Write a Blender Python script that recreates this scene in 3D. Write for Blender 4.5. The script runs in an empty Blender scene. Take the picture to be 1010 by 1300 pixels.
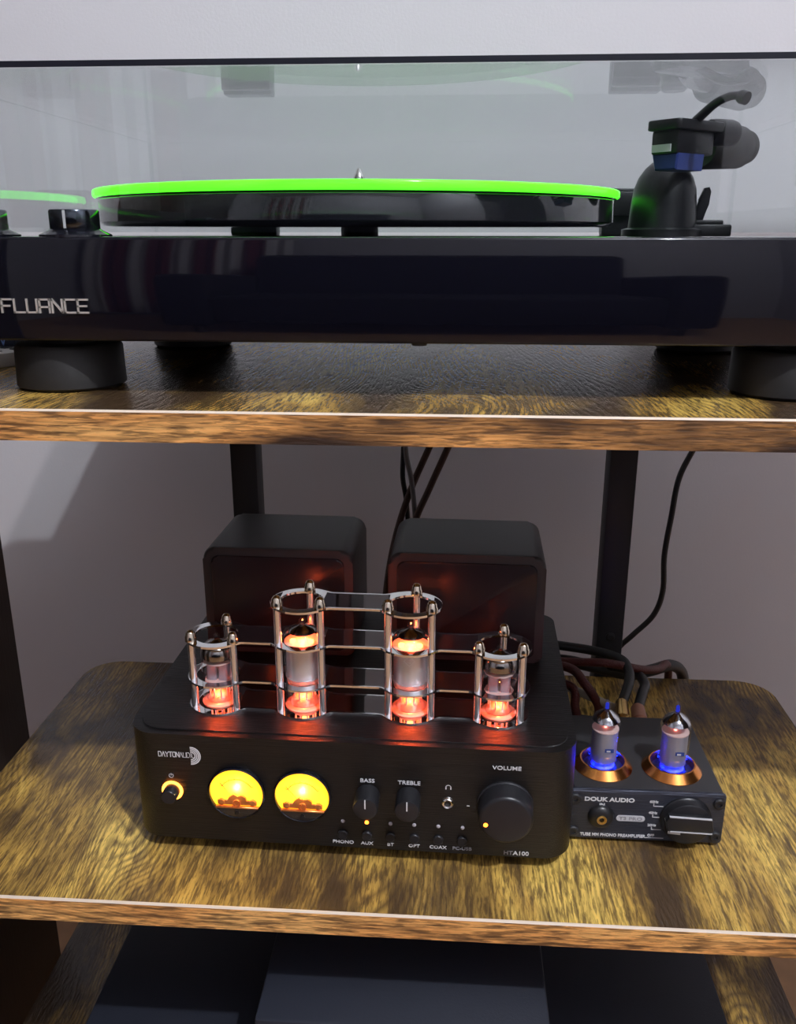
import bpy, bmesh, math, random
from mathutils import Vector, Matrix
random.seed(4)
SC = bpy.context.scene
COL = SC.collection
# ------------------------------------------------------------------ camera
CAM = Vector((0.0154, -0.3357, 0.3074)); YAW, PITCH, ROLL, FPX = 0.0655, 0.3085, -0.0007, 1114.12
_f = Vector((-math.sin(YAW)*math.cos(PITCH), math.cos(YAW)*math.cos(PITCH), -math.sin(PITCH)))
_r = Vector((math.cos(YAW), math.sin(YAW), 0)); _d = _f.cross(_r)
_r, _d = (math.cos(ROLL)*_r + math.sin(ROLL)*_d), (-math.sin(ROLL)*_r + math.cos(ROLL)*_d)
cd = bpy.data.cameras.new('camera'); cam = bpy.data.objects.new('camera', cd); COL.objects.link(cam)
m = Matrix((( _r.x, -_d.x, -_f.x, CAM.x), (_r.y, -_d.y, -_f.y, CAM.y), (_r.z, -_d.z, -_f.z, CAM.z), (0, 0, 0, 1)))
cam.matrix_world = m
cd.sensor_fit = 'HORIZONTAL'; cd.sensor_width = 36.0; cd.lens = FPX/1010*36.0; cd.clip_start = 0.01
SC.camera = cam
def px(u, v, ax, val):
    """photo pixel -> point on the plane axis = val"""
    q = _f + _r*((u-505)/FPX) + _d*((v-650)/FPX)
    return CAM + q*((val-CAM[ax])/q[ax])
# ------------------------------------------------------------------ world, exposure
w = bpy.data.worlds.new('room_air'); SC.world = w; w.use_nodes = True
w.node_tree.nodes['Background'].inputs[0].default_value = (0.6, 0.65, 0.8, 1); w.node_tree.nodes['Background'].inputs[1].default_value = 0.15
SC.view_settings.view_transform = 'Standard'; SC.view_settings.look = 'None'
SC.view_settings.exposure = 0.0; SC.view_settings.gamma = 1.0; SC.view_settings.use_curve_mapping = False
SC.cycles.transparent_max_bounces = 32; SC.cycles.max_bounces = 10; SC.cycles.glossy_bounces = 6
SC.cycles.sample_clamp_indirect = 6.0
LAMP = Vector((0.74, -0.98, 1.92)); LAMP_W = 118.0

# ------------------------------------------------------------------ helpers
def new_mat(name):
    mt = bpy.data.materials.new(name); mt.use_nodes = True
    return mt, mt.node_tree.nodes, mt.node_tree.links, mt.node_tree.nodes['Principled BSDF']
def mat(name, col, rough=0.5, metal=0.0, emit=None, es=0.0, bump=None, spec=0.5, coat=0.0, var=0.0):
    mt, N, L, b = new_mat(name)
    b.inputs['Base Color'].default_value = (*col, 1); b.inputs['Roughness'].default_value = rough
    b.inputs['Metallic'].default_value = metal; b.inputs['Specular IOR Level'].default_value = spec
    b.inputs['Coat Weight'].default_value = coat; b.inputs['Coat Roughness'].default_value = 0.04
    if emit:
        b.inputs['Emission Color'].default_value = (*emit, 1); b.inputs['Emission Strength'].default_value = es
    tc = N.new('ShaderNodeTexCoord')
    if var:
        no = N.new('ShaderNodeTexNoise'); no.inputs['Scale'].default_value = 60; L.new(tc.outputs['Object'], no.inputs['Vector'])
        hs = N.new('ShaderNodeMixRGB'); hs.blend_type = 'MULTIPLY'; hs.inputs[0].default_value = var
        hs.inputs[1].default_value = (*col, 1); L.new(no.outputs['Fac'], hs.inputs[2]); L.new(hs.outputs[0], b.inputs['Base Color'])
    if bump:
        sc, st, vec = bump
        mp = N.new('ShaderNodeMapping'); mp.inputs['Scale'].default_value = vec; L.new(tc.outputs['Object'], mp.inputs[0])
        no = N.new('ShaderNodeTexNoise'); no.inputs['Scale'].default_value = sc; no.inputs['Detail'].default_value = 3
        L.new(mp.outputs[0], no.inputs['Vector'])
        bp = N.new('ShaderNodeBump'); bp.inputs['Strength'].default_value = st; bp.inputs['Distance'].default_value = 0.001
        L.new(no.outputs['Fac'], bp.inputs['Height']); L.new(bp.outputs[0], b.inputs['Normal'])
    return mt
def emat(name, col, s):
    mt = bpy.data.materials.new(name); mt.use_nodes = True; N = mt.node_tree.nodes; N.clear()
    e = N.new('ShaderNodeEmission'); e.inputs[0].default_value = (*col, 1); e.inputs[1].default_value = s
    o = N.new('ShaderNodeOutputMaterial'); mt.node_tree.links.new(e.outputs[0], o.inputs[0]); return mt
def clear_mat(name, tint, ior=1.48, rough=0.0, k=1.0):
    """thin clear plastic or glass: fresnel mix of a clear and a mirror layer"""
    mt = bpy.data.materials.new(name); mt.use_nodes = True; N = mt.node_tree.nodes; L = mt.node_tree.links; N.clear()
    t = N.new('ShaderNodeBsdfTransparent'); t.inputs[0].default_value = (*tint, 1)
    g = N.new('ShaderNodeBsdfGlossy'); g.inputs['Roughness'].default_value = rough; g.inputs[0].default_value = (k, k, k, 1)
    fr = N.new('ShaderNodeFresnel'); fr.inputs[0].default_value = ior
    ge = N.new('ShaderNodeNewGeometry'); mm = N.new('ShaderNodeMixRGB')   # both faces use the outside ior
    mx = N.new('ShaderNodeMixShader'); o = N.new('ShaderNodeOutputMaterial')
    lw = N.new('ShaderNodeLayerWeight'); lw.inputs[0].default_value = 0.5
    # schlick: f0 + (1-f0) * (1-cos)^5, the same from both sides
    pw = N.new('ShaderNodeMath'); pw.operation = 'POWER'; pw.inputs[1].default_value = 5.0
    f0 = ((ior-1)/(ior+1))**2
    ma = N.new('ShaderNodeMath'); ma.operation = 'MULTIPLY_ADD'; ma.inputs[1].default_value = 1-f0; ma.inputs[2].default_value = f0
    L.new(lw.outputs['Facing'], pw.inputs[0]); L.new(pw.outputs[0], ma.inputs[0])
    L.new(ma.outputs[0], mx.inputs[0]); L.new(t.outputs[0], mx.inputs[1]); L.new(g.outputs[0], mx.inputs[2])
    L.new(mx.outputs[0], o.inputs[0])
    N.remove(fr); N.remove(ge); N.remove(mm)
    return mt
def wood_mat(name, axis, light, mid, dark, rough=0.28, hseed=0.0, ringf=560.0, st=0.48, ss=240, rw=2.6):
    """rustic brown laminate; grain runs along `axis` (0 = x, 1 = y)"""
    mt, N, L, b = new_mat(name)
    tc = N.new('ShaderNodeTexCoord'); oi = N.new('ShaderNodeObjectInfo')
    ad = N.new('ShaderNodeVectorMath'); ad.operation = 'MULTIPLY_ADD'
    cb = N.new('ShaderNodeCombineXYZ')
    for i in range(3): L.new(oi.outputs['Random'], cb.inputs[i])
    ad.inputs[1].default_value = (0, 0, 0)
    off = N.new('ShaderNodeVectorMath'); off.operation = 'SCALE'; off.inputs['Scale'].default_value = 3.7
    L.new(cb.outputs[0], off.inputs[0])
    sm = N.new('ShaderNodeVectorMath'); sm.operation = 'ADD'; L.new(tc.outputs['Object'], sm.inputs[0]); L.new(off.outputs[0], sm.inputs[1])
    N.remove(ad)
    def noise(scale, sc3, detail=3, dist=0.0):
        mp = N.new('ShaderNodeMapping'); mp.inputs['Scale'].default_value = sc3; mp.inputs['Location'].default_value = (hseed, hseed*1.7, 0.3)
        L.new(sm.outputs[0], mp.inputs[0])
        n = N.new('ShaderNodeTexNoise'); n.inputs['Scale'].default_value = scale; n.inputs['Detail'].default_value = detail; n.inputs['Distortion'].default_value = dist
        L.new(mp.outputs[0], n.inputs['Vector']); return n.outputs['Fac']
    g = (0.28, 1, 1) if axis == 0 else (1, 0.38, 1)
    fine = (0.08, 1, 1) if axis == 0 else (1, 0.10, 1)
    big = noise(16, g, 2, 0.6)        # dark patches
    warp = noise(9, g, 2, 0.3)        # cathedral arches
    mot = noise(55, g, 4, 0.8)
    pore = noise(1500, fine, 2)
    sx = N.new('ShaderNodeSeparateXYZ'); L.new(sm.outputs[0], sx.inputs[0])
    def math_(op, a, b_=None, c=None):
        n = N.new('ShaderNodeMath'); n.operation = op
        for i, s in enumerate((a, b_, c)):
            if s is None: continue
            if isinstance(s, (int, float)): n.inputs[i].default_value = s
            else: L.new(s, n.inputs[i])
        return n.outputs[0]
    cross = sx.outputs['X'] if axis == 1 else math_('ADD', sx.outputs['Y'], sx.outputs['Z'])
    mpv = N.new('ShaderNodeMapping'); mpv.inputs['Scale'].default_value = (0.45, 1, 1) if axis == 0 else (1, 0.45, 1); L.new(sm.outputs[0], mpv.inputs[0])
    vo = N.new('ShaderNodeTexVoronoi'); vo.inputs['Scale'].default_value = 8.5; L.new(mpv.outputs[0], vo.inputs['Vector'])
    dq = math_('DIVIDE', vo.outputs['Distance'], 0.15)
    knot = math_('EXPONENT', math_('MULTIPLY', math_('MULTIPLY', dq, dq), -1.0))          # scattered knots
    warp = math_('ADD', warp, math_('MULTIPLY', knot, 0.11))
    ph = math_('ADD', math_('MULTIPLY', cross, ringf*4), math_('MULTIPLY', warp, 330.0))
    ring = math_('MULTIPLY_ADD', math_('SINE', ph), 0.5, 0.5)
    ring = math_('POWER', ring, 0.6)
    def ramp(fac, stops):
        r = N.new('ShaderNodeValToRGB'); e = r.color_ramp.elements
        while len(e) < len(stops): e.new(0.5)
        for i, (p_, c_) in enumerate(stops): e[i].position = p_; e[i].color = (*c_, 1)
        L.new(fac, r.inputs[0]); return r.outputs[0]
    base = ramp(math_('ADD', math_('ADD', math_('MULTIPLY', big, 0.75), math_('MULTIPLY', mot, 0.25)), math_('MULTIPLY', knot, 0.09)), [(0.38, light), (0.46, mid), (0.52, tuple(0.5*(a+c) for a, c in zip(mid, dark))), (0.58, dark)])
    def mix(fac, a, c, mode='MIX'):
        x = N.new('ShaderNodeMixRGB'); x.blend_type = mode
        if isinstance(fac, float): x.inputs[0].default_value = fac
        else: L.new(fac, x.inputs[0])
        for i, s in ((1, a), (2, c)):
            if isinstance(s, tuple): x.inputs[i].default_value = (*s, 1)
            else: L.new(s, x.inputs[i])
        return x.outputs[0]
    rs = noise(22, g, 2)
    streak = noise(ss, fine, 3, 0.5)
    hair = noise(620, (0.10, 1, 1) if axis == 0 else (1, 0.13, 1), 3, 0.25)
    rs = math_('MULTIPLY', math_('MAXIMUM', math_('SUBTRACT', rs, 0.34), 0.0), rw)
    c1 = mix(math_('MINIMUM', math_('MULTIPLY', math_('SUBTRACT', 1.0, ring), rs), 0.75), base, dark)
    c2 = mix(math_('MULTIPLY', math_('GREATER_THAN', pore, 0.56), 0.40), c1, tuple(0.5*x for x in dark))
    sk_ = math_('MULTIPLY', math_('MAXIMUM', math_('SUBTRACT', streak, st), 0.0), 3.2)
    c2 = mix(math_('MINIMUM', sk_, 0.65), c2, dark)
    hk = math_('MULTIPLY', math_('MAXIMUM', math_('SUBTRACT', hair, 0.50), 0.0), 6.0)
    c2 = mix(math_('MINIMUM', hk, 0.70), c2, dark)
    L.new(c2, b.inputs['Base Color'])
    b.inputs['Roughness'].default_value = rough; b.inputs['Specular IOR Level'].default_value = 0.5
    bp = N.new('ShaderNodeBump'); bp.inputs['Strength'].default_value = 0.25; bp.inputs['Distance'].default_value = 0.0006
    hh = math_('SUBTRACT', math_('ADD', math_('MULTIPLY', ring, 0.5), pore), math_('MINIMUM', hk, 1.0))
    L.new(hh, bp.inputs['Height']); L.new(bp.outputs[0], b.inputs['Normal'])
    return mt

def link(name, me, mt, parent=None):
    o = bpy.data.objects.new(name, me); COL.objects.link(o)
    if parent: o.parent = parent
    if mt is not None:
        me.materials.clear()
        for x in (mt if isinstance(mt, (list, tuple)) else [mt]): me.materials.append(x)
    return o
def smooth(me, ang=40):
    for p_ in me.polygons: p_.use_smooth = True
    me.set_sharp_from_angle(angle=math.radians(ang))
def done(bm, name, mt, parent=None, sm=40, loc=None):
    bmesh.ops.recalc_face_normals(bm, faces=bm.faces)
    me = bpy.data.meshes.new(name); bm.to_mesh(me); bm.free()
    if sm: smooth(me, sm)
    o = link(name, me, mt, parent)
    if loc is not None: o.location = loc
    return o
def box(name, x0, x1, y0, y1, z0, z1, mt, parent=None, bev=0.0, seg=2):
    bm = bmesh.new(); bmesh.ops.create_cube(bm, size=1)
    for v in bm.verts: v.co = Vector(((x0+x1)/2+v.co.x*(x1-x0), (y0+y1)/2+v.co.y*(y1-y0), (z0+z1)/2+v.co.z*(z1-z0)))
    if bev: bmesh.ops.bevel(bm, geom=bm.edges[:], offset=bev, segments=seg, profile=0.5, affect='EDGES')
    return done(bm, name, mt, parent, 40)
def lathe_bm(profile, seg=32, axis='Z', bm=None, off=(0, 0, 0)):
    """profile: (radius, height) pairs"""
    bm = bm or bmesh.new(); rings = []; off = Vector(off)
    def P(x, y, z): return off + (Vector((x, y, z)) if axis == 'Z' else Vector((x, -z, y)) if axis == 'Y' else Vector((z, x, y)))
    for r, h in profile:
        if r < 1e-7: rings.append([bm.verts.new(P(0, 0, h))])
        else: rings.append([bm.verts.new(P(r*math.cos(2*math.pi*i/seg), r*math.sin(2*math.pi*i/seg), h)) for i in range(seg)])
    for a, b in zip(rings, rings[1:]):
        for i in range(seg):
            j = (i+1) % seg
            if len(a) == 1 and len(b) == 1: break
            if len(a) == 1: bm.faces.new((a[0], b[i], b[j]))
            elif len(b) == 1: bm.faces.new((a[i], a[j], b[0]))
            else: bm.faces.new((a[i], a[j], b[j], b[i]))
    return bm
def lathe(name, profile, mt, parent=None, seg=32, axis='Z', loc=(0, 0, 0), sm=40):
    """axis 'Y': heights run towards -y (out of a front panel)"""
    return done(lathe_bm(profile, seg, axis), name, mt, parent, sm, loc)
def catmull(pts, n=8):
    pts = [Vector(p_) for p_ in pts]; out = []
    for i in range(len(pts)-1):
        p0 = pts[max(i-1, 0)]; p1 = pts[i]; p2 = pts[i+1]; p3 = pts[min(i+2, len(pts)-1)]
        for k in range(n):
            t = k/n
            out.append(0.5*((2*p1)+(p2-p0)*t+(2*p0-5*p1+4*p2-p3)*t*t+(3*p1-p0-3*p2+p3)*t**3))
    return out+[pts[-1]]
def tube_bm(pts, r, seg=10, n=8, bm=None, cap=True):
    bm = bm or bmesh.new(); c = catmull(pts, n) if n > 1 else [Vector(p_) for p_ in pts]; prev = None; rings = []
    rr = r if isinstance(r, (list, tuple)) else None
    up = Vector((0.13, 0.31, 0.94)).normalized()
    for i, p_ in enumerate(c):
        t = (c[min(i+1, len(c)-1)]-c[max(i-1, 0)]).normalized()
        if prev is None: a = t.cross(up).normalized()
        else: a = (prev - t*prev.dot(t)).normalized()
        prev = a; b = t.cross(a)
        rad = r if rr is None else rr[0]+(rr[1]-rr[0])*i/(len(c)-1)
        rings.append([bm.verts.new(p_+(a*math.cos(2*math.pi*k/seg)+b*math.sin(2*math.pi*k/seg))*rad) for k in range(seg)])
    for A, B in zip(rings, rings[1:]):
        for k in range(seg): bm.faces.new((A[k], A[(k+1) % seg], B[(k+1) % seg], B[k]))
    if cap: bm.faces.new(rings[0][::-1]); bm.faces.new(rings[-1])
    return bm
def tube(name, pts, r, mt, parent=None, seg=10, n=8):
    return done(tube_bm(pts, r, seg, n), name, mt, parent, 50)
def prism_bm(outline, z0, z1, bev=0.0, seg=2, holes=(), plane='XY', bm=None):
    """extrude an outline; plane 'XY' -> along z, 'XZ' -> along y (z0,z1 are y values)"""
    bm = bm or bmesh.new()
    def P(a, b, h): return Vector((a, b, h)) if plane == 'XY' else Vector((a, h, b))
    lo = [bm.verts.new(P(x, y, z0)) for x, y in outline]; hi = [bm.verts.new(P(x, y, z1)) for x, y in outline]
    n = len(outline)
    f1 = bm.faces.new(lo[::-1]); f2 = bm.faces.new(hi)
    for i in range(n): bm.faces.new((lo[i], lo[(i+1) % n], hi[(i+1) % n], hi[i]))
    if bev:
        bm.edges.ensure_lookup_table()
        ed = [e for e in bm.edges if (e.verts[0] in lo) == (e.verts[1] in lo)]
        bmesh.ops.bevel(bm, geom=ed, offset=bev, segments=seg, profile=0.5, affect='EDGES')
    return bm
def rrect(x0, x1, y0, y1, r, seg=6, radii=None):
    """rounded rectangle outline, counter-clockwise from the bottom right; radii = (br, tr, tl, bl)"""
    R = radii or (r, r, r, r); out = []
    for (cx, cy, a0), q in zip(((x1, y0, -90), (x1, y1, 0), (x0, y1, 90), (x0, y0, 180)), R):
        ccx = cx-q if cx == x1 else cx+q; ccy = cy+q if cy == y0 else cy-q
        for k in range(seg+1):
            a = math.radians(a0+90*k/seg); out.append((ccx+q*math.cos(a), ccy+q*math.sin(a)))
    return out
def circ(cx, cy, r, n=32): return [(cx+r*math.cos(2*math.pi*i/n), cy+r*math.sin(2*math.pi*i/n)) for i in range(n)]
def bar_bm(bm, a, b, wdt, y0, y1):
    """a stroke in the x-z plane"""
    a = Vector((a[0], 0, a[1])); b = Vector((b[0], 0, b[1])); t = (b-a).normalized(); s = Vector((t.z, 0, -t.x))*wdt/2
    a = a-t*wdt*0.45; b = b+t*wdt*0.45
    q = [a+s, b+s, b-s, a-s]; lo = [bm.verts.new(v+Vector((0, y0, 0))) for v in q]; hi = [bm.verts.new(v+Vector((0, y1, 0))) for v in q]
    bm.faces.new(lo); bm.faces.new(hi[::-1])
    for i in range(4): bm.faces.new((lo[i], hi[i], hi[(i+1) % 4], lo[(i+1) % 4]))
def text(name, s, size, cx, cz, y, mt, parent, bold=0.0, wide=1.0, align='CENTER', depth=0.0001):
    """flat print on a panel facing -y, centred at (cx, cz)"""
    cu = bpy.data.curves.new('t', 'FONT'); cu.body = s; cu.size = size; cu.align_x = align; cu.align_y = 'CENTER'; cu.offset = bold*size; cu.extrude = depth
    cu.resolution_u = 3
    ob = bpy.data.objects.new('t', cu); COL.objects.link(ob); bpy.context.view_layer.update()
    me = bpy.data.meshes.new_from_object(ob.evaluated_get(bpy.context.evaluated_depsgraph_get()))
    bpy.data.objects.remove(ob); bpy.data.curves.remove(cu)
    for v in me.vertices: v.co = Vector((cx+v.co.x*wide, y-v.co.z, cz+v.co.y))
    me.name = name
    return link(name, me, mt, parent)
def thing(name, label, cat, loc=(0, 0, 0), rz=0.0, group=None):
    o = bpy.data.objects.new(name, None); COL.objects.link(o); o.empty_display_size = 0.02
    o.location = loc; o.rotation_euler = (0, 0, rz); return tag(o, label, cat, group)
def tag(o, label, cat, group=None):
    o['label'] = label; o['category'] = cat
    if group: o['group'] = group
    return o
def struct(o, label=None):
    o['kind'] = 'structure'
    if label: o['label'] = label
    return o
def copy_tree(o, parent=None):
    c = o.copy(); COL.objects.link(c)
    if parent: c.parent = parent
    for ch in list(o.children): copy_tree(ch, c)
    return c
def lamp(name, loc, col, watts, rad, parent):
    l = bpy.data.lights.new(name, 'POINT'); l.color = col; l.energy = watts; l.shadow_soft_size = rad
    o = bpy.data.objects.new(name, l); COL.objects.link(o); o.location = loc; o.parent = parent; return o

# ------------------------------------------------------------------ materials
M = {}
M['wall'] = mat('wall_paint', (0.70, 0.68, 0.71), 0.75, bump=(420, 0.12, (1, 1, 1)))
M['room'] = mat('room_paint', (0.46, 0.45, 0.48), 0.8, bump=(300, 0.1, (1, 1, 1)))
M['ceil'] = mat('ceiling_paint', (0.58, 0.58, 0.60), 0.9, bump=(300, 0.1, (1, 1, 1)))
M['floor'] = mat('warm_wood_floor', (0.46, 0.25, 0.12), 0.5, var=0.4)
M['wood'] = wood_mat('rustic_board', 1, (0.90, 0.60, 0.14), (0.58, 0.35, 0.080), (0.070, 0.042, 0.022), 0.22)
M['edge'] = wood_mat('rustic_edge', 0, (1.0, 0.56, 0.19), (0.85, 0.40, 0.12), (0.035, 0.017, 0.010), 0.5, 2.3, 700.0, 0.50, 420, 0.9)
M['seamlight'] = mat('pale_highlight', (0.75, 0.62, 0.50), 0.5)  # bevel highlight along the laminate seam, put in as pale colour
M['steel'] = mat('black_steel', (0.018, 0.018, 0.022), 0.5, bump=(500, 0.1, (1, 1, 1)))
M['gloss'] = mat('gloss_black_lacquer', (0.004, 0.004, 0.008), 0.04, spec=0.45)
M['rubber'] = mat('black_rubber', (0.014, 0.013, 0.013), 0.55)
M['blackpl'] = mat('black_plastic', (0.012, 0.012, 0.014), 0.35)
M['platter'] = mat('platter_gloss', (0.010, 0.010, 0.014), 0.07, coat=0.6, spec=0.8)
M['chrome'] = mat('chrome', (0.85, 0.83, 0.80), 0.12, 1.0)
M['logo'] = mat('brushed_chrome_logo', (0.90, 0.86, 0.80), 0.42, 0.7)
M['satin'] = mat('satin_steel', (0.84, 0.83, 0.84), 0.20, 0.92)
M['polish'] = mat('polished_steel_plate', (0.86, 0.86, 0.87), 0.05, 1.0)
M['nickel'] = mat('nickel', (0.75, 0.66, 0.52), 0.10, 1.0)
M['lid'] = clear_mat('clear_acrylic', (0.945, 0.960, 0.962), 1.49)
M['lidedge'] = mat('dark_edge_reflection', (0.006, 0.008, 0.016), 0.3)  # dark colour stands in for internal reflection in the clear edge
M['glass'] = clear_mat('tube_glass', (0.96, 0.96, 0.96), 1.5)
M['getter'] = mat('getter_flash', (0.32, 0.30, 0.28), 0.12, 1.0)
M['alu'] = mat('black_brushed_aluminium', (0.006, 0.0055, 0.006), 0.29, 0.1, bump=(60, 0.42, (0.25, 45, 45)), spec=0.6)
M['case'] = mat('black_painted_steel', (0.030, 0.029, 0.032), 0.45, 0.0, bump=(1400, 0.06, (1, 1, 1)))
M['face'] = mat('satin_black_panel', (0.034, 0.030, 0.036), 0.27, 0.5)
M['knob'] = mat('black_knob', (0.022, 0.022, 0.026), 0.35, 0.3)
M['print'] = mat('white_print', (0.75, 0.75, 0.78), 0.5)
M['printdim'] = mat('grey_print', (0.32, 0.32, 0.36), 0.5)
M['amber'] = emat('amber_light', (1.0, 0.26, 0.03), 8.0)
M['amberhot'] = emat('amber_led', (1.0, 0.20, 0.02), 7.0)
M['ledoff'] = mat('unlit_led', (0.42, 0.40, 0.44), 0.25)
M['dial'] = mat('lit_dial', (0.95, 0.62, 0.06), 0.5, emit=(1.0, 0.46, 0.01), es=2.2)
M['copperm'] = mat('copper_mechanism', (0.75, 0.30, 0.10), 0.3, 0.8)
M['heater'] = emat('heater_glow', (1.0, 0.20, 0.04), 14.0)
M['mica'] = mat('mica', (0.75, 0.55, 0.52), 0.45)
M['anode'] = mat('anode_metal', (0.72, 0.70, 0.73), 0.34, 0.7)
M['anodegrey'] = mat('anode_grey', (0.34, 0.34, 0.42), 0.45, 0.3)
M['stem'] = mat('glow_tinted_stem', (0.75, 0.45, 0.34), 0.25)  # orange tint puts the tube glow into the clear stem's colour
M['copper'] = mat('copper_ring', (0.85, 0.33, 0.09), 0.22, 1.0)
M['gold'] = mat('gold_plated', (0.75, 0.50, 0.18), 0.25, 1.0)
M['redgold'] = mat('red_gold_plug', (0.55, 0.27, 0.18), 0.4, 0.6)
M['blueled'] = emat('blue_led', (0.03, 0.05, 1.0), 16.0)
M['bluepr'] = mat('blue_print', (0.02, 0.06, 0.30), 0.5)
M['panel'] = mat('brushed_front', (0.055, 0.060, 0.085), 0.34, 0.6, bump=(60, 0.6, (0.5, 25, 25)))
M['badge'] = mat('silver_badge', (0.62, 0.62, 0.66), 0.4)
M['cable'] = mat('black_cable', (0.010, 0.010, 0.011), 0.5)
M['greyc'] = mat('grey_cable', (0.16, 0.15, 0.15), 0.5)
M['cream'] = mat('cream_cable', (0.42, 0.36, 0.27), 0.5)
M['redc'] = mat('red_black_braid', (0.16, 0.022, 0.014), 0.55, bump=(900, 0.6, (1, 1, 1)), var=0.9)
M['brownc'] = mat('brown_braid', (0.075, 0.028, 0.014), 0.55, bump=(900, 0.6, (1, 1, 1)), var=0.9)
M['spk'] = mat('speaker_vinyl', (0.030, 0.019, 0.013), 0.5, bump=(120, 0.15, (4, 4, 0.3)))
M['cloth'] = mat('grille_cloth', (0.012, 0.012, 0.013), 0.95, bump=(1500, 0.4, (1, 1, 1)))
M['comp'] = mat('component_case', (0.012, 0.015, 0.026), 0.6, bump=(900, 0.12, (1, 1, 1)))
M['white'] = mat('white_plastic', (0.70, 0.68, 0.64), 0.35)
M['cyan'] = mat('blue_card', (0.006, 0.010, 0.030), 0.4)
M['ink'] = mat('blue_ink', (0.16, 0.28, 0.62), 0.5)
M['maroon'] = mat('maroon_cloth', (0.16, 0.02, 0.03), 0.9)
M['curtain'] = mat('pale_curtain', (0.62, 0.60, 0.62), 0.9)
M['sofa'] = mat('navy_fabric', (0.010, 0.011, 0.020), 0.95, bump=(500, 0.3, (1, 1, 1)))
def mat_green():
    mt, N, L, b = new_mat('fluorescent_green_acrylic')
    b.inputs['Base Color'].default_value = (0.16, 0.75, 0.02, 1); b.inputs['Roughness'].default_value = 0.12
    b.inputs['Emission Color'].default_value = (0.062, 1.0, 0.014, 1); b.inputs['Emission Strength'].default_value = 2.6
    return mt
M['green'] = mat_green()
M['greenface'] = mat('green_acrylic_face', (0.05, 0.22, 0.03), 0.10, emit=(0.08, 0.8, 0.02), es=0.05)

# ------------------------------------------------------------------ room
WALL_Y = 0.45; FLOOR = -0.30; CEIL = 2.10
XR0, XR1, YB = -1.75, 1.55, -2.45
struct(box('wall_back', XR0-.1, XR1+.1, WALL_Y, WALL_Y+.1, FLOOR-.1, CEIL+.1, M['wall']), 'pale painted wall behind the rack')
struct(box('wall_front', XR0-.1, XR1+.1, YB-.1, YB, FLOOR-.1, CEIL+.1, M['room']), 'painted wall on the far side of the room')
struct(box('wall_left', XR0-.1, XR0, YB, WALL_Y, FLOOR-.1, CEIL+.1, M['room']), 'painted side wall by the curtain')
struct(box('wall_right', XR1, XR1+.1, YB, WALL_Y, FLOOR-.1, CEIL+.1, M['room']), 'plain painted side wall')
struct(box('floor', XR0, XR1, YB, WALL_Y, FLOOR-.1, FLOOR, M['floor']), 'warm brown wooden floor')
struct(box('ceiling', XR0, XR1, YB, WALL_Y, CEIL, CEIL+.1, M['ceil']), 'white painted ceiling')
# ceiling lamp: canopy, stem, bulb
cl = thing('ceiling_lamp', 'small bare-bulb lamp hanging from the ceiling', 'lamp', (LAMP.x, LAMP.y, CEIL))
lathe('canopy', [(0, -0.02), (0.05, -0.02), (0.06, -0.012), (0.06, 0.0), (0, 0.0)], M['white'], cl)
tube('stem', [(0, 0, -.01), (0, 0, LAMP.z-CEIL+.055)], 0.008, M['chrome'], cl, 10, 1)
lathe('socket', [(0, LAMP.z-CEIL+.07), (0.02, LAMP.z-CEIL+.07), (0.024, LAMP.z-CEIL+.045), (0, LAMP.z-CEIL+.045)], M['white'], cl)
lamp('bulb_light', (0, 0, LAMP.z-CEIL), (0.92, 0.95, 1.0), LAMP_W, 0.022, cl)
# striped curtain and an added sofa on the far side of the room (they show in the glossy blacks)
cu = thing('curtain', 'pale curtain with broad maroon stripes on the far wall', 'curtain', (-1.20, YB+.08, FLOOR))
for i in range(9):
    x0 = -0.5+i*0.115
    pts = [(x0+k*0.115/8, 0.018*math.sin((i*8+k)*1.1)) for k in range(9)]
    out = pts+[(x, y-0.006) for x, y in reversed(pts)]
    done(prism_bm(out, 0.05, 2.2), 'curtain_stripe', M['maroon'] if i % 2 else M['curtain'], cu)
tube('curtain_rail', [(-.55, .0, 2.22), (.6, .0, 2.22)], 0.012, M['chrome'], cu, 10, 1)
so = thing('sofa', 'unseen navy sofa added to darken reflections in the turntable', 'sofa', (-0.02, -1.85, FLOOR))  # unseen sofa added as a dark mass for the gloss black to mirror
box('seat', -.72, .72, -.34, .30, .12, .42, M['sofa'], so, .04, 3); box('backrest', -.72, .72, -.42, -.22, .12, .95, M['sofa'], so, .05, 3)
for s in (-1, 1):
    box('armrest', s*.80-.09, s*.80+.09, -.42, .32, .08, .66, M['sofa'], so, .04, 3)
    for yy in (-.36, .26): lathe('leg', [(0, 0), (.02, 0), (.028, .13), (0, .13)], M['steel'], so, 12, loc=(s*.78, yy, 0))

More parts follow.
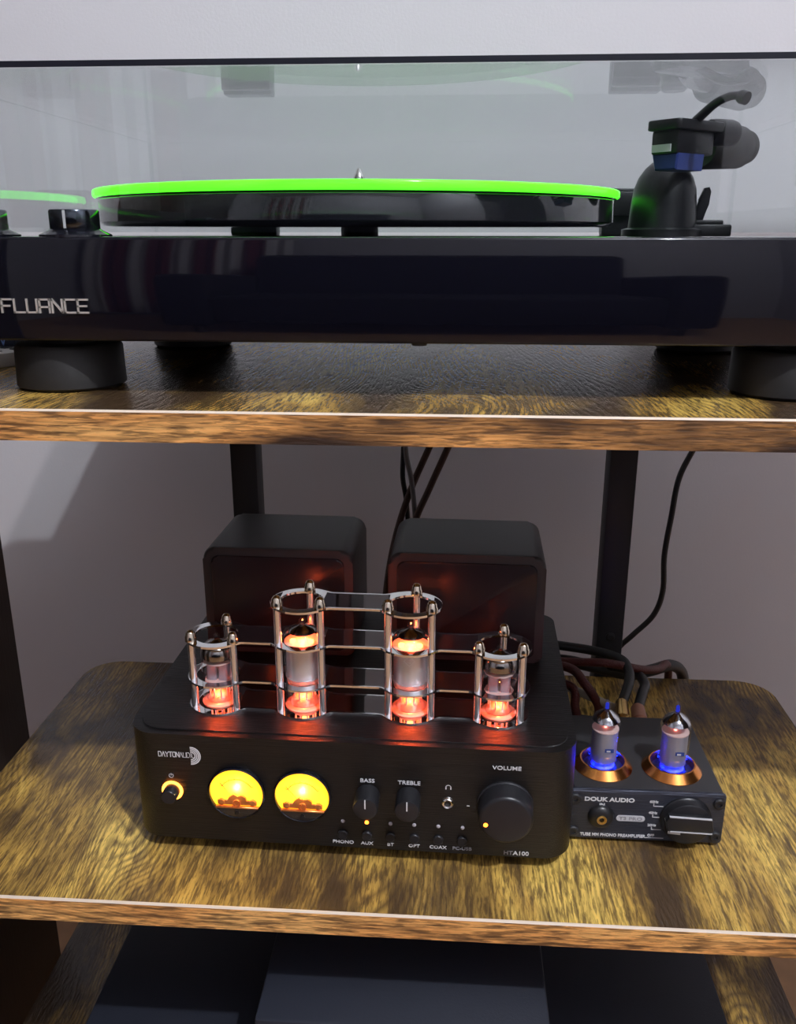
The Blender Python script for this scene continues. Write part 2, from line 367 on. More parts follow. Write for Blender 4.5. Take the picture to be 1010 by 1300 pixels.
# ------------------------------------------------------------------ rack
XL, XR = -0.2509, 0.2415; T = 0.0128; H1 = 0.2400; H2 = -0.1730
rack = thing('media_rack', 'rustic brown board rack with black steel posts holding the audio gear', 'shelf unit', (0, 0, FLOOR))
def shelf(z, depth, rb, XL=XL, XR=XR):
    zz = z-FLOOR
    o = done(prism_bm(rrect(XL, XR, 0.0012, depth, 0, 8, (0.0005, rb, rb, 0.0005)), zz-T, zz, 0.0004, 1), 'shelf_board', M['wood'], rack)
    bm = bmesh.new(); bmesh.ops.create_cube(bm, size=1)
    for v in bm.verts: v.co = Vector(((XL+XR)/2+v.co.x*(XR-XL), 0.0006+v.co.y*0.0012, zz-T/2-0.0004+v.co.z*(T-0.0008)))
    done(bm, 'edge_band', M['edge'], o)
    done(prism_bm([(0.0, zz-.0007), (0.0007, zz), (0.0013, zz+.00005), (0.0013, zz-.0009), (0.0006, zz-.0009)], XL, XR, plane='XY'), 'seam_highlight', M['seamlight'], o)  # pale strip paints the highlight on the front edge
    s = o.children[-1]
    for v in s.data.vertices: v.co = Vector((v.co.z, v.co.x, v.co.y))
    return o
shelf(H1, 0.285, 0.022, -0.295, 0.305); shelf(0.0, 0.2441, 0.022); shelf(H2, 0.2441, 0.022)
for x0 in (-0.1387, 0.1199):
    p_ = box('post', x0, x0+.0185, 0.2435, 0.262, 0, H1-T-FLOOR, M['steel'], rack, .0012)
    lathe('bolt', [(0, .0016), (.0022, .0016), (.0034, .0006), (.0034, -.001), (0, -.001)], M['steel'], p_, 14, 'Y', (x0+.0095, 0.2435, 0.032-FLOOR))

# ------------------------------------------------------------------ floor speaker at left, unseen shade-casting one added at right
def speaker(x0, x1, y0, y1, h, label, fx):
    t = thing('floor_speaker', label, 'speaker', ((x0+x1)/2, (y0+y1)/2, FLOOR)); hw = (x1-x0)/2; hd = (y1-y0)/2
    box('cabinet', -hw, hw, -hd+.012, hd, .012, h, M['spk'], t, .002)
    box('grille', -hw+.006, hw-.006, -hd, -hd+.013, .03, h-.01, M['cloth'], t, .003)
    box('plinth', -hw-.006, hw+.006, -hd+.002, hd+.004, 0, .0125, M['steel'], t, .002)
speaker(-0.49, -0.270, -0.10, 0.173, 0.90, 'dark brown tower speaker standing beside the curtain side of the rack', 1)
speaker(0.318, 0.52, -0.10, 0.105, 1.0, 'unseen tower speaker added to shade the phono preamp end of the rack', -1)  # out of view, added to block lamp light at the right

# ------------------------------------------------------------------ components on the bottom shelf
t = thing('stereo_component', 'wide low black component on the bottom shelf, under the smaller box', 'component', (-0.0052, 0.13, H2))
box('case', -.1862, .1862, -.108, .105, .004, .043, M['comp'], t, .0015)
for sx in (-1, 1):
    for sy in (-1, 1): lathe('foot', [(0, 0), (.010, 0), (.011, .0045), (0, .0045)], M['rubber'], t, 16, loc=(sx*.17, sy*.085, 0))
t2 = thing('black_box', 'narrower matte black box stacked on the wide low component', 'box', (-0.0048, 0.11, H2+.043))
box('case', -.0735, .0735, -.112, .09, .003, .064, M['comp'], t2, .002)
for sx in (-1, 1):
    for sy in (-1, 1): lathe('foot', [(0, 0), (.007, 0), (.008, .0035), (0, .0035)], M['rubber'], t2, 16, loc=(sx*.06, sy*.07, 0))

# ------------------------------------------------------------------ stroke lettering
STROKE = {'F': [[(0, 0), (0, 1), (1, 1)], [(0, .5), (.8, .5)]], 'L': [[(0, 1), (0, 0), (1, 0)]], 'U': [[(0, 1), (0, 0), (1, 0), (1, 1)]],
          'a': [[(0, 0), (0, 1), (1, 1), (1, 0)], [(0, .42), (1, .42)]], 'N': [[(0, 0), (0, 1), (1, 0), (1, 1)]], 'C': [[(1, 1), (0, 1), (0, 0), (1, 0)]],
          'E': [[(1, 1), (0, 1), (0, 0), (1, 0)], [(0, .5), (.85, .5)]], 'D': [[(0, 0), (0, 1), (.7, 1), (1, .7), (1, .3), (.7, 0), (0, 0)]],
          'A': [[(0, 0), (.5, 1), (1, 0)]], 'Y': [[(0, 1), (.5, .5), (1, 1)], [(.5, .5), (.5, 0)]], 'T': [[(0, 1), (1, 1)], [(.5, 1), (.5, 0)]],
          'O': [[(.2, 0), (0, .25), (0, .75), (.2, 1), (.8, 1), (1, .75), (1, .25), (.8, 0), (.2, 0)]], 'I': [[(.5, 0), (.5, 1)]]}
def strokes(name, s, x0, x1, z0, z1, y, wdt, mt, parent, gap=0.28, depth=0.0003, narrow='I'):
    bm = bmesh.new(); units = sum(0.3 if c in narrow else 1.0 for c in s)+gap*(len(s)-1); u = (x1-x0)/units; x = x0
    for c in s:
        cw = u*(0.3 if c in narrow else 1.0)
        for line in STROKE[c]:
            for a, b in zip(line, line[1:]):
                bar_bm(bm, (x+a[0]*cw, z0+a[1]*(z1-z0)), (x+b[0]*cw, z0+b[1]*(z1-z0)), wdt, y-depth, y+0.0002)
        x += cw+gap*u
    return done(bm, name, mt, parent, 0)
def reroot(root, loc):
    loc = Vector(loc); root.location = loc
    for ch in root.children: ch.location = Vector(ch.location)-loc

# ------------------------------------------------------------------ turntable
tt = thing('turntable', 'gloss black record player under a clear dust cover on the top shelf', 'turntable')
PX0, PX1, PY0, PY1, PZ0, PZ1 = -0.2095, 0.2085, 0.030, 0.358, 0.2635, 0.3056
pl = box('plinth', PX0, PX1, PY0, PY1, PZ0, PZ1, M['gloss'], tt, .0012, 3)
strokes('logo', 'FLUaNCE', -.1752, -.1382, .2753, .2806, PY0, .00075, M['logo'], pl, 0.30, .0006)
lathe('screw', [(0, -.0012), (.003, -.0012), (.0035, 0), (0, .0002)], M['rubber'], pl, 16, loc=(0.0, .034, PZ0+.0002))
SPX, SPY = -0.0429, 0.2056
for fx, fy in ((-0.1613, 0.0595), (0.1600, 0.0595), (-0.1490, 0.212), (0.1600, 0.212)):
    if 1:
        lathe('foot', [(0, H1), (.0222, H1), (.0240, H1+.0015), (.0236, H1+.0180), (.0222, H1+.0198), (.0130, H1+.0202), (.0130, PZ0+.0005), (0, PZ0+.0005)], M['rubber'], tt, 40, loc=(fx, fy, 0))
lathe('bearing', [(0, PZ1-.0005), (.011, PZ1-.0005), (.011, .3105), (0, .3105)], M['steel'], tt, 24, loc=(SPX, SPY, 0))
pt = lathe('platter', [(0, .3100), (.1405, .3100), (.1440, .3108), (.1455, .3125), (.1455, .3238), (.1448, .3247), (0, .3247)], M['platter'], tt, 128, loc=(SPX, SPY, 0))
lathe('spindle', [(.0, .3245), (.0036, .3245), (.0036, .3370), (.0030, .3385), (.0012, .3425), (0, .3432)], M['chrome'], tt, 20, loc=(SPX, SPY, 0))
mt_ = lathe('turntable_mat', [(.0041, .0), (.1465, .0), (.1476, .0006), (.1480, .0012), (.1480, .0034), (.1476, .0040), (.1470, .0043), (.0041, .0043), (.0041, 0)], M['green'], None, 128, loc=(SPX, SPY, .3247))
mt_.data.materials.append(M['greenface'])
for f_ in mt_.data.polygons:
    if abs(f_.normal.z) > 0.9: f_.material_index = 1
tag(mt_, 'thin glowing green acrylic disc lying on the turntable platter', 'turntable mat')
def control(x, y, big=1.0):
    k = lathe('control_knob', [(0, .3085), (.0098, .3085), (.0102, .3090), (.0102, .3158), (.0097, .3164), (0, .3164)], M['chrome' if False else 'knobm'], tt, 40, loc=(x, y, 0))
    lathe('knob_skirt', [(0, PZ1-.0003), (.0150, PZ1-.0003), (.0148, .3064), (.0112, .3080), (.0100, .3090), (0, .3090)], M['gloss'], k, 40)
    box('pointer', -.0005, .0005, -.0105, -.0099, .3089, .3160, M['print'], k)
M['knobm'] = mat('gunmetal_knob', (0.10, 0.11, 0.13), 0.12, 1.0)
control(-.1465, .0450); control(-.1868, .0450)
# tonearm: pivot column, S-shaped tube with headshell and cartridge, counterweight
AX, AY = 0.1320, 0.205
tb = lathe('tonearm_base', [(0, PZ1-.0003), (.0225, PZ1-.0003), (.0225, .3090), (.0190, .3100), (.0180, .3240), (.0172, .3310), (.0150, .3370), (.0115, .3420), (.0080, .3450), (0, .3452)], M['blackpl'], tt, 40, loc=(AX, AY, 0))
lathe('bearing_cap', [(0, .3445), (.0075, .3445), (.0075, .3530), (.0060, .3545), (0, .3545)], M['blackpl'], tb, 24)
HS = Vector((0.1180, 0.122, 0.3540))
arm = tube('tonearm', [HS+Vector((.006, .022, -.0015)), (0.1330, 0.168, 0.3535), (0.1480, 0.190, 0.3532), (0.1600, 0.2075, 0.3532)], 0.0048, M['blackpl'], tt, 14)
dv = (Vector((0.1745, 0.228, 0.3535))-Vector((0.1400, 0.180, 0.3525))).normalized()
def cyl_along(name, a, b, prof, mt, parent, seg=28):
    """lathe profile (radius, 0..1) swept from a to b"""
    a = Vector(a); b = Vector(b); L_ = (b-a).length; q = (b-a).to_track_quat('Z', 'Y'); bm = lathe_bm([(r, h*L_) for r, h in prof], seg)
    bmesh.ops.transform(bm, matrix=Matrix.Translation(a) @ q.to_matrix().to_4x4(), verts=bm.verts); return done(bm, name, mt, parent)
cyl_along('counterweight', (0.1450, 0.186, 0.3512), (0.1775, 0.214, 0.3535), [(0, 0), (.0098, 0), (.0112, .06), (.0112, .78), (.0098, .82), (.0098, .86), (.0090, .97), (.0070, 1), (0, 1)], M['rubber'], arm)
# headshell: slab with a sloping nose, finger lift, cartridge, stylus
ha = math.radians(-50); hR = Matrix.Rotation(ha, 4, 'Z')
def hs(bm_obj): bm_obj.data.transform(Matrix.Translation(HS) @ hR); return bm_obj
h1 = hs(done(prism_bm(rrect(-.0098, .0098, -.0120, .0240, .003, 4), -.0010, .0035, .0008, 2), 'headshell', M['blackpl'], arm))
hs(box('cartridge', -.0078, .0078, -.0095, .0180, -.0115, -.0009, M['blackpl'], arm, .0012))
cbm = bmesh.new(); hs(box('cartridge_plate', -.0068, .0040, -.0100, -.0093, -.0105, -.0072, M['print'], arm))
hs(done(prism_bm([(-.0076, -.0112), (.0076, -.0112), (.0070, -.0185), (-.0055, -.0185)], -.0088, .0120, .0008, 1, plane='XZ'), 'stylus', mat('blue_stylus_body', (.03, .05, .22), .3), arm))
hs(tube('finger_lift', [(.006, .004, .0030), (.013, .001, .0060), (.020, -.001, .0092), (.0275, -.002, .0110), (.0340, -.002, .0106)], [.0022, .0017], M['blackpl'], arm, 10))
hs(cyl_along('lift_tip', (.0325, -.0020, .0106), (.0362, -.0022, .0092), [(0, 0), (.0026, .0), (.0030, .3), (.0028, 1), (0, 1)], M['blackpl'], arm, 14))
hs(cyl_along('locking_collar', (.003, .020, -.0005), (.007, .034, -.0005), [(0, 0), (.0058, 0), (.0062, .2), (.0062, .8), (.0055, 1), (0, 1)], M['blackpl'], arm, 20))
# cueing lever and its block
cb_ = box('cue_block', .1445, .1690, .195, .222, PZ1-.0003, .3118, M['blackpl'], tt, .0012)
box('cue_shoulder', .1480, .1655, .200, .216, .3110, .3142, M['blackpl'], cb_, .001)
cbm = prism_bm([(-.0012, 0), (.0022, 0), (.0050, .010), (.0058, .017), (.0046, .0195), (.0020, .0190), (-.0005, .013), (-.0018, .005)], -.0020, .0020, .0008, 2, plane='XZ')
cl_ = done(cbm, 'cue_lever', M['blackpl'], tt, loc=(.1520, .205, .3125))
# clear dust cover: four walls and a top, dark reflection painted on the cut edge, rear hinges
LX0, LX1, LY0, LY1, LZ0, LZ1 = -0.2075, 0.2065, 0.0312, 0.3310, 0.3074, 0.3708
lth = .0028
cover = box('dust_cover', LX0, LX1, LY0, LY1, LZ1-lth, LZ1, M['lid'], tt, .0006, 1)
box('front_wall', LX0, LX1, LY0, LY0+lth, LZ0, LZ1-lth, M['lid'], cover)
box('rear_wall', LX0, LX1, LY1-lth, LY1, LZ0, LZ1-lth, M['lid'], cover)
for xa in (LX0, LX1-lth): box('side_wall', xa, xa+lth, LY0+lth, LY1-lth, LZ0, LZ1-lth, M['lid'], cover)
box('top_edge_reflection', LX0, LX1, LY0-.0003, LY0+.0002, LZ1-.0024, LZ1-.0002, M['lidedge'], cover)
for xa in (-.195, .195): box('bumper', xa-.004, xa+.004, LY0-.0002, LY0+.004, PZ1-.0002, LZ0+.0002, M['rubber'], cover, .0004)
for xa in (-.134, .134):
    h_ = box('hinge', xa-.017, xa+.017, LY1-.002, LY1+.012, PZ1-.0002, .3370, M['blackpl'], tt, .0012)
    box('hinge_clip', xa-.017, xa+.017, LY1-lth-.004, LY1-lth+.0005, .3190, .3345, M['blackpl'], h_, .0008)
reroot(tt, (0, .19, H1))

# white remote and dark card lying left of the turntable's foot
rm = thing('remote_control', 'small white remote control lying beside the turntable foot', 'remote')
c0 = px(10, 470, 2, H1); rx, ry = c0.x-.012, c0.y+.035
rmat = Matrix.Translation((rx, ry, H1)) @ Matrix.Rotation(math.radians(-32), 4, 'Z')
def rt(o): o.data.transform(rmat); return o
rt(done(prism_bm(rrect(-.019, .019, -.050, .050, .004, 4), 0, .0075, .0010, 2), 'body', M['white'], rm))
for iy in range(4):
    for ix in (-1, 0, 1): rt(box('button', ix*.010-.003, ix*.010+.003, -.036+iy*.016-.0045, -.036+iy*.016+.0045, .0070, .0080, M['blackpl'], rm, .0004, 1))
reroot(rm, (rx, ry, H1))

db = thing('small_dark_box', 'small dark blue box with pale blue scribbles, under the turntable corner', 'box')
q0 = px(21, 447, 1, .135)
box('body', q0.x-.075, q0.x, .135, .185, H1, H1+.0205, M['cyan'], db, .0008)
bm = bmesh.new(); zz = [(q0.x-.020+.0022*k, H1+(.016 if k % 2 else .0085)) for k in range(8)]
for a_, b_ in zip(zz, zz[1:]): bar_bm(bm, a_, b_, .0006, .1348, .1352)
done(bm, 'scribble', M['ink'], db, 0)
reroot(db, (q0.x-.037, .16, H1))

# ------------------------------------------------------------------ tube amplifier
AMP = Vector((-0.0340, 0.0372, 0.0)); AROT = math.radians(-1.2); AM = Matrix.Translation(AMP) @ Matrix.Rotation(AROT, 4, 'Z')
amp = thing('tube_amplifier', 'black tube amplifier with two lit meters and glowing tubes on the middle shelf', 'amplifier', AMP, AROT)
ZT = 0.0690; AW = 0.1125; AD = 0.163
ch = done(prism_bm(rrect(-AW, AW, 0, AD, 0, 10, (.015, .012, .012, .015)), .008, ZT, .0036, 4), 'chassis', M['alu'], amp)
done(prism_bm(rrect(-AW+.0042, AW-.0042, .0045, AD-.003, 0, 8, (.012, .010, .010, .012)), ZT-.001, ZT+.0005, .0003, 1), 'top_plate', M['alu'], amp)
for sx in (-1, 1):
    for yy in (.022, .142): lathe('foot', [(0, 0), (.0095, 0), (.0105, .0083), (0, .0083)], M['rubber'], amp, 20, loc=(sx*.085, yy, 0))
# transformer covers
for cx, hw in ((-.0525, .0437), (.0560, .0445)):
    ys, ye = .0915, .1555; zt = .1350
    bm = prism_bm(rrect(cx-hw, cx+hw, ZT, zt, 0, 6, (.004, .0075, .0075, .004)), ys, ye, .0022, 3, plane='XZ')
    tc_ = done(bm, 'transformer_cover', M['case'], amp)
    bm = bmesh.new()
    done(prism_bm(rrect(cx-hw+.0050, cx+hw-.0050, ZT+.004, zt-.0048, 0, 5, (.003, .0045, .0045, .003)), ys-.0012, ys+.002, .0012, 3, plane='XZ'), 'face_panel', M['face'], tc_)
# tube guards
RX = (-.0727, -.0272, .0287, .0742); RY = .0340
def plate(name, xs, z0, th, Ro=.0158, rh=.0114, hn=.0082, hb=.0116):
    S = []; a, b = xs[0]-Ro, xs[-1]+Ro; n = 150
    grid = sorted(set([round(a+(b-a)*i/n, 6) for i in range(n+1)]+[round(x+s*rh, 6) for x in xs for s in (-1, 1)]+[round(a+Ro*(1-math.cos(k*.08)), 6) for k in range(12)]+[round(b-Ro*(1-math.cos(k*.08)), 6) for k in range(12)]))
    def H(x, hn=hn):
        v = 0.0
        for c in xs:
            d2 = Ro*Ro-(x-c)**2
            if d2 > 0: v = max(v, math.sqrt(d2))
        if xs[0] < x < xs[-1]: v = (v**5+hn**5)**.2
        return v
    def G(x):
        for c in xs:
            d2 = rh*rh-(x-c)**2
            if d2 > 1e-9: return math.sqrt(d2)
        return 0.0
    bm = bmesh.new(); rows = []
    for x in grid:
        h, g = H(x), G(x); rows.append([[bm.verts.new((x, RY+s*yy, zz)) for zz in (z0, z0+th)] for s, yy in ((-1, h), (-1, g), (1, g), (1, H(x, hb)))])
    for A, B in zip(rows, rows[1:]):
        for i, j in ((0, 1), (2, 3)):
            bm.faces.new((A[i][1], B[i][1], B[j][1], A[j][1])); bm.faces.new((A[i][0], A[j][0], B[j][0], B[i][0]))
        for i in range(4): bm.faces.new((A[i][0], B[i][0], B[i][1], A[i][1]))
    bmesh.ops.remove_doubles(bm, verts=bm.verts, dist=1e-6); bmesh.ops.dissolve_degenerate(bm, edges=bm.edges, dist=1e-7)
    return done(bm, name, M['polish'], amp, 30)
ZA, ZB, ZC, ZD, TH = .0693, .0850, .1073, .1281, .0011
plate('guard_plate', RX, ZA, TH); plate('guard_plate', RX, ZB, TH); plate('guard_plate', RX, ZC, TH); plate('guard_plate', RX[1:3], ZD, TH)
for i, cx in enumerate(RX):
    top = (ZC if i in (0, 3) else ZD)+TH
    for ang in (217, -37, 82):
        p_ = lathe('guard_post', [(0, ZT), (.0019, ZT), (.0019, top), (0, top)], M['satin'], amp, 14, loc=(cx+.0137*math.cos(math.radians(ang)), RY+.0137*math.sin(math.radians(ang)), 0))
        lathe('cap_nut', [(0, top-.0002), (.0030, top-.0002), (.0030, top+.0022), (.0026, top+.0028), (.0024, top+.0042), (.0015, top+.0054), (0, top+.0058)], M['nickel'], p_, 16)
# front panel controls (x, z measured on the panel, y = 0 is its face)
dl = strokes('brand_lettering', 'DAYTON', -.0958, -.0852, .0562, .0589, 0, .00036, M['print'], ch, .22, .00015)
strokes('brand_lettering', 'AUDIO', -.0849, -.0771, .0562, .0589, 0, .00020, M['print'], ch, .22, .00015)
bm = bmesh.new()
for r0, r1 in ((.0019, .0025), (.0028, .0034), (.0037, .0043), (.0045, .0052)):
    o_ = []; i_ = []
    for k in range(17):
        a_ = math.radians(-92+184*k/16); o_.append((-.0792+r1*math.cos(a_), .0573+r1*math.sin(a_))); i_.append((-.0792+r0*math.cos(a_), .0573+r0*math.sin(a_)))
    for k in range(16):
        bm.faces.new([bm.verts.new((q[0], -.00015, q[1])) for q in (o_[k], o_[k+1], i_[k+1], i_[k])])
done(bm, 'brand_arcs', M['print'], ch, 0)
def icon_power(cx, cz, r):
    bm = bmesh.new(); pts = [(cx+r*math.sin(math.radians(40+280*k/14)), cz+r*math.cos(math.radians(40+280*k/14))) for k in range(15)]
    for a, b in zip(pts, pts[1:]): bar_bm(bm, a, b, .0003, -.00015, .0001)
    bar_bm(bm, (cx, cz+.2*r), (cx, cz+1.1*r), .0003, -.00015, .0001)
    done(bm, 'power_symbol', M['print'], ch, 0)
icon_power(-.0902, .0451, .0011)
pb = lathe('power_button', [(0, -.001), (.0040, -.001), (.0040, .0062), (.0035, .0068), (0, .0068)], M['knob'], amp, 32, 'Y', (-.0901, 0, .0366))
lathe('light_ring', [(.0040, .0002), (.0055, .0002), (.0055, .0006), (.0040, .0006)], M['amber'], pb, 32, 'Y')
def disc_seg(name, cx, cz, r, zcut, upper, y0, y1, mt, parent, n=40):
    pts = []
    a = math.asin(max(-1, min(1, (zcut-cz)/r)))
    a0, a1 = (a, math.pi-a) if upper else (math.pi-a, 2*math.pi+a)
    for k in range(n+1):
        t_ = a0+(a1-a0)*k/n; pts.append((cx+r*math.cos(t_), cz+r*math.sin(t_)))
    return done(prism_bm(pts, y0, y1, plane='XZ'), name, mt, parent, 30)
def meter(cx):
    cz = .0376; r = .0137; zc = .0292
    b = lathe('meter', [(r+.0002, -.001), (r+.0010, -.001), (r+.0010, .0020), (r+.0004, .0024), (r, .0020), (r, -.001)], M['gloss'], amp, 56, 'Y', (cx, 0, cz))
    disc_seg('dial', 0, 0, r, zc-cz, True, -.0003, .0003, M['dial'], b)
    disc_seg('lower_cover', 0, 0, r, zc-cz-.0004, False, -.0017, .0003, M['blackpl'], b)
    box('sill', -.0112, .0112, -.0021, -.0003, zc-cz-.0004, zc-cz+.0007, M['copperm'], b, .0003, 1)
    cyl_along('coil', (0, -.0003, -.0058), (0, -.0022, -.0058), [(0, 0), (.0021, 0), (.0021, 1), (.0010, 1), (.0010, .8), (0, .8)], M['copperm'], b, 20)
    for s in (-1, 1):
        cyl_along('bracket_screw', (s*.0080, -.0003, -.0055), (s*.0080, -.0020, -.0055), [(0, 0), (.0017, 0), (.0017, .8), (.0012, 1), (0, 1)], M['copperm'], b, 16)
        box('bracket', min(s*.0018, s*.0100), max(s*.0018, s*.0100), -.0012, -.0002, -.0073, -.0045, M['copperm'], b, .0003, 1)
    done(prism_bm([(-.0050, -.0046), (.0050, -.0046), (.0046, -.0026), (.0025, -.0013), (.0005, -.0020), (-.0015, -.0008), (-.0040, -.0028)], -.0014, -.0002, plane='XZ'), 'movement', M['copperm'], b, 30)
    bm = bmesh.new(); arc = [(.0098*math.cos(math.radians(38+104*k/20)), -.004+.0112*math.sin(math.radians(38+104*k/20))) for k in range(21)]
    for q, q2 in zip(arc, arc[1:]): bar_bm(bm, q, q2, .00022, -.00042, -.0003)
    for k in (0, 4, 8, 11, 14, 17, 20):
        q = Vector(arc[k]); d_ = (q-Vector((0, -.004))).normalized(); bar_bm(bm, q, q+d_*.0010, .0002, -.00042, -.0003)
    done(bm, 'scale', M['darkpr'], b, 0)
    bm = bmesh.new(); bar_bm(bm, (-.0010, -.0040), (-.0082, .0052), .00022, -.0010, -.0008); done(bm, 'needle', M['darkpr'], b, 0)
    cyl_along('zero_screw', (0, -.0016, -.0110), (0, -.0022, -.0110), [(0, 0), (.0012, 0), (.0012, 1), (.0004, 1), (0, .6)], M['knob'], b, 16)
    lathe('glass', [(0, .0022), (r, .0022)], M['glass'], b, 40, 'Y')
    lamp('meter_lamp', (0, -.0019, .0022), (1.0, .70, .22), .012, .0006, b)
M['darkpr'] = mat('dark_print', (.10, .05, .01), .6)
meter(-.0567); meter(-.0231)
def small_knob(cx):
    k = lathe('tone_knob', [(0, -.001), (.0062, -.001), (.0062, .0105), (.0058, .0116), (.0050, .0120), (0, .0120)], M['knob'], amp, 40, 'Y', (cx, 0, .0398))
    box('pointer', -.0003, .0003, -.0122, -.0119, .0006, .0056, M['print'], k)
small_knob(.0100); small_knob(.0304)
text('printed_name', 'BASS', .0030, .0098, .0481, -.0001, M['print'], ch, .01, 1.15); text('printed_name', 'TREBLE', .0030, .0306, .0480, -.0001, M['print'], ch, .01, 1.15)
vk = lathe('volume_knob', [(0, -.001), (.0141, -.001), (.0141, .0010), (.0136, .0014), (.0132, .0105), (.0124, .0118), (.0112, .0122), (0, .0122)], M['knob'], amp, 64, 'Y', (.0781, 0, .0378))
lathe('level_light', [(0, .0120), (.0011, .0120), (.0011, .0124), (0, .0124)], M['amberhot'], vk, 16, 'Y', (-.0096, 0, -.0026))
text('printed_name', 'VOLUME', .0030, .0782, .0592, -.0001, M['print'], ch, .01, 1.2)
box('minus_mark', .0592, .0607, -.00015, .0001, .0364, .0368, M['print'], ch)
jk = lathe('headphone_jack', [(.0017, -.0005), (.0017, .0012), (.0024, .0016), (.0031, .0010), (.0034, -.0005)], M['chrome'], amp, 32, 'Y', (.0498, 0, .0379))
lathe('socket', [(0, .0001), (.0018, .0001)], M['blackpl'], jk, 20, 'Y')
bm = bmesh.new(); arc = [(.0500+.0013*math.cos(math.radians(180*k/10)), .0466+.0013*math.sin(math.radians(180*k/10))) for k in range(11)]
for a_, b_ in zip(arc, arc[1:]): bar_bm(bm, a_, b_, .0003, -.00015, .0001)
for s in (-1, 1): bar_bm(bm, (.05+s*.0012, .0466), (.05+s*.0012, .0458), .0006, -.00015, .0001)
done(bm, 'headphone_symbol', M['print'], ch, 0)
for i, (nm, xx) in enumerate(zip(('PHONO', 'AUX', 'BT', 'OPT', 'COAX', 'PC-USB'), (-.0029, .0093, .0213, .0333, .0454, .0575))):
    lathe('source_button', [(0, -.001), (.0026, -.001), (.0026, .0010), (.0022, .0014), (0, .0014)], M['knob'], amp, 24, 'Y', (xx, 0, .0160))
    lathe('indicator', [(0, -.0004), (.0010, -.0004), (.0010, .0004), (.0006, .0008), (0, .0009)], M['amberhot'] if nm == 'AUX' else M['ledoff'], amp, 16, 'Y', (xx, 0, .0237))
    text('printed_name', nm, .0026, xx, .0111, -.0001, M['print'] if i < 5 else M['printdim'], ch, .01, 1.15)
text('model_name', 'HT', .0032, .0806, .0102, -.0001, M['printdim'], ch, .01, 1.1); text('model_name', 'A100', .0032, .0870, .0102, -.0001, M['print'], ch, .02, 1.15)

# ------------------------------------------------------------------ vacuum tubes in the amplifier
def rods(name, cx, cy, z0, z1, ring, n, r, mt, parent):
    for k in range(n):
        a_ = 2*math.pi*(k+.3)/n
        bm = lathe_bm([(0, z0), (r, z0), (r, z1), (0, z1)], 8, off=(cx+ring*math.cos(a_), cy+ring*math.sin(a_), 0)); done(bm, name, mt, parent)
def torus_bm(R, r, z, n=28, m_=8, bm=None, squash=1.0):
    bm = bm or bmesh.new(); rg = []
    for i in range(n):
        a_ = 2*math.pi*i/n; rg.append([bm.verts.new(((R+r*math.cos(2*math.pi*j/m_))*math.cos(a_), (R+r*math.cos(2*math.pi*j/m_))*math.sin(a_)*squash, z+r*math.sin(2*math.pi*j/m_))) for j in range(m_)])
    for i in range(n):
        for j in range(m_): bm.faces.new((rg[i][j], rg[(i+1) % n][j], rg[(i+1) % n][(j+1) % m_], rg[i][(j+1) % m_]))
    return bm
ORANGE = (1.0, 0.095, 0.022)
def power_tube(lx, label, mark):
    w_ = AM @ Vector((lx, RY, ZT)); t = thing('vacuum_tube', label, 'vacuum tube', w_, AROT, 'tubes of the amplifier')
    R = .0103
    g = lathe('glass_envelope', [(R-.0012, .0024), (R, .0040), (R, .0395), (R-.0006, .0418), (R-.0026, .0440), (.0052, .0456), (.0026, .0464), (.0017, .0476), (.0016, .0494), (.0008, .0503), (0, .0505)], M['glass'], t, 36)
    lathe('base', [(0, .0004), (.0100, .0004), (.0103, .0016), (R-.0014, .0027), (0, .0027)], M['stem'], t, 36)
    lathe('anode', [(.0084, .0160), (.0090, .0162), (.0090, .0372), (.0084, .0374)], M['anode'], t, 32)
    done(torus_bm(.0091, .0004, .0185), 'anode_band', M['anode'], t)
    lathe('mica_spacer', [(0, .0374), (.0096, .0374), (.0096, .0379), (0, .0379)], M['mica'], t, 24)
    lathe('mica_spacer', [(0, .0150), (.0088, .0150), (.0088, .0155), (0, .0155)], M['mica'], t, 24)
    for s in (-1, 1): lathe('cathode_glow', [(0, .0378), (.0016, .0378), (.0017, .0392), (0, .0394)], M['heater'], t, 12, loc=(s*.0045, -.0028, 0))
    lathe('getter', [(.0012, .0470), (.0030, .0459), (.0058, .0449), (R-.0030, .0434)], M['getter'], t, 28)
    rods('pin', 0, 0, .0026, .0150, .0055, 9, .00045, M['anode'], t)
    lathe('stem', [(.0078, .0030), (.0066, .0055), (.0030, .0080), (0, .0088)], M['stem'], t, 24)
    lathe('heater', [(0, .0090), (.0018, .0092), (.0018, .0140), (0, .0142)], M['heater'], t, 12)
    lamp('tube_light', (0, -.0045, .0112), ORANGE, .032, .0012, t)
    lamp('top_light', (0, -.001, .0412), ORANGE, .035, .0012, t)
    if mark:
        bm = bmesh.new(); y_ = -R-.0001
        q = [(0, .0362), (.0028, .0334), (0, .0306), (-.0028, .0334)]
        for a_, b_ in zip(q, q[1:]+q[:1]): bar_bm(bm, a_, b_, .0003, y_-.0001, y_)
        for a_, b_ in (((-.0008, .0342), (.0008, .0342)), ((.0003, .0350), (.0003, .0322)), ((.0003, .0322), (-.0008, .0328))): bar_bm(bm, a_, b_, .0003, y_-.0001, y_)
        done(bm, 'printed_diamond', M['print'], t, 0)
    return t
power_tube(RX[1], 'tall glowing vacuum tube without printed mark, in the taller guard pair', False)
power_tube(RX[2], 'tall glowing vacuum tube printed with a white diamond mark', True)
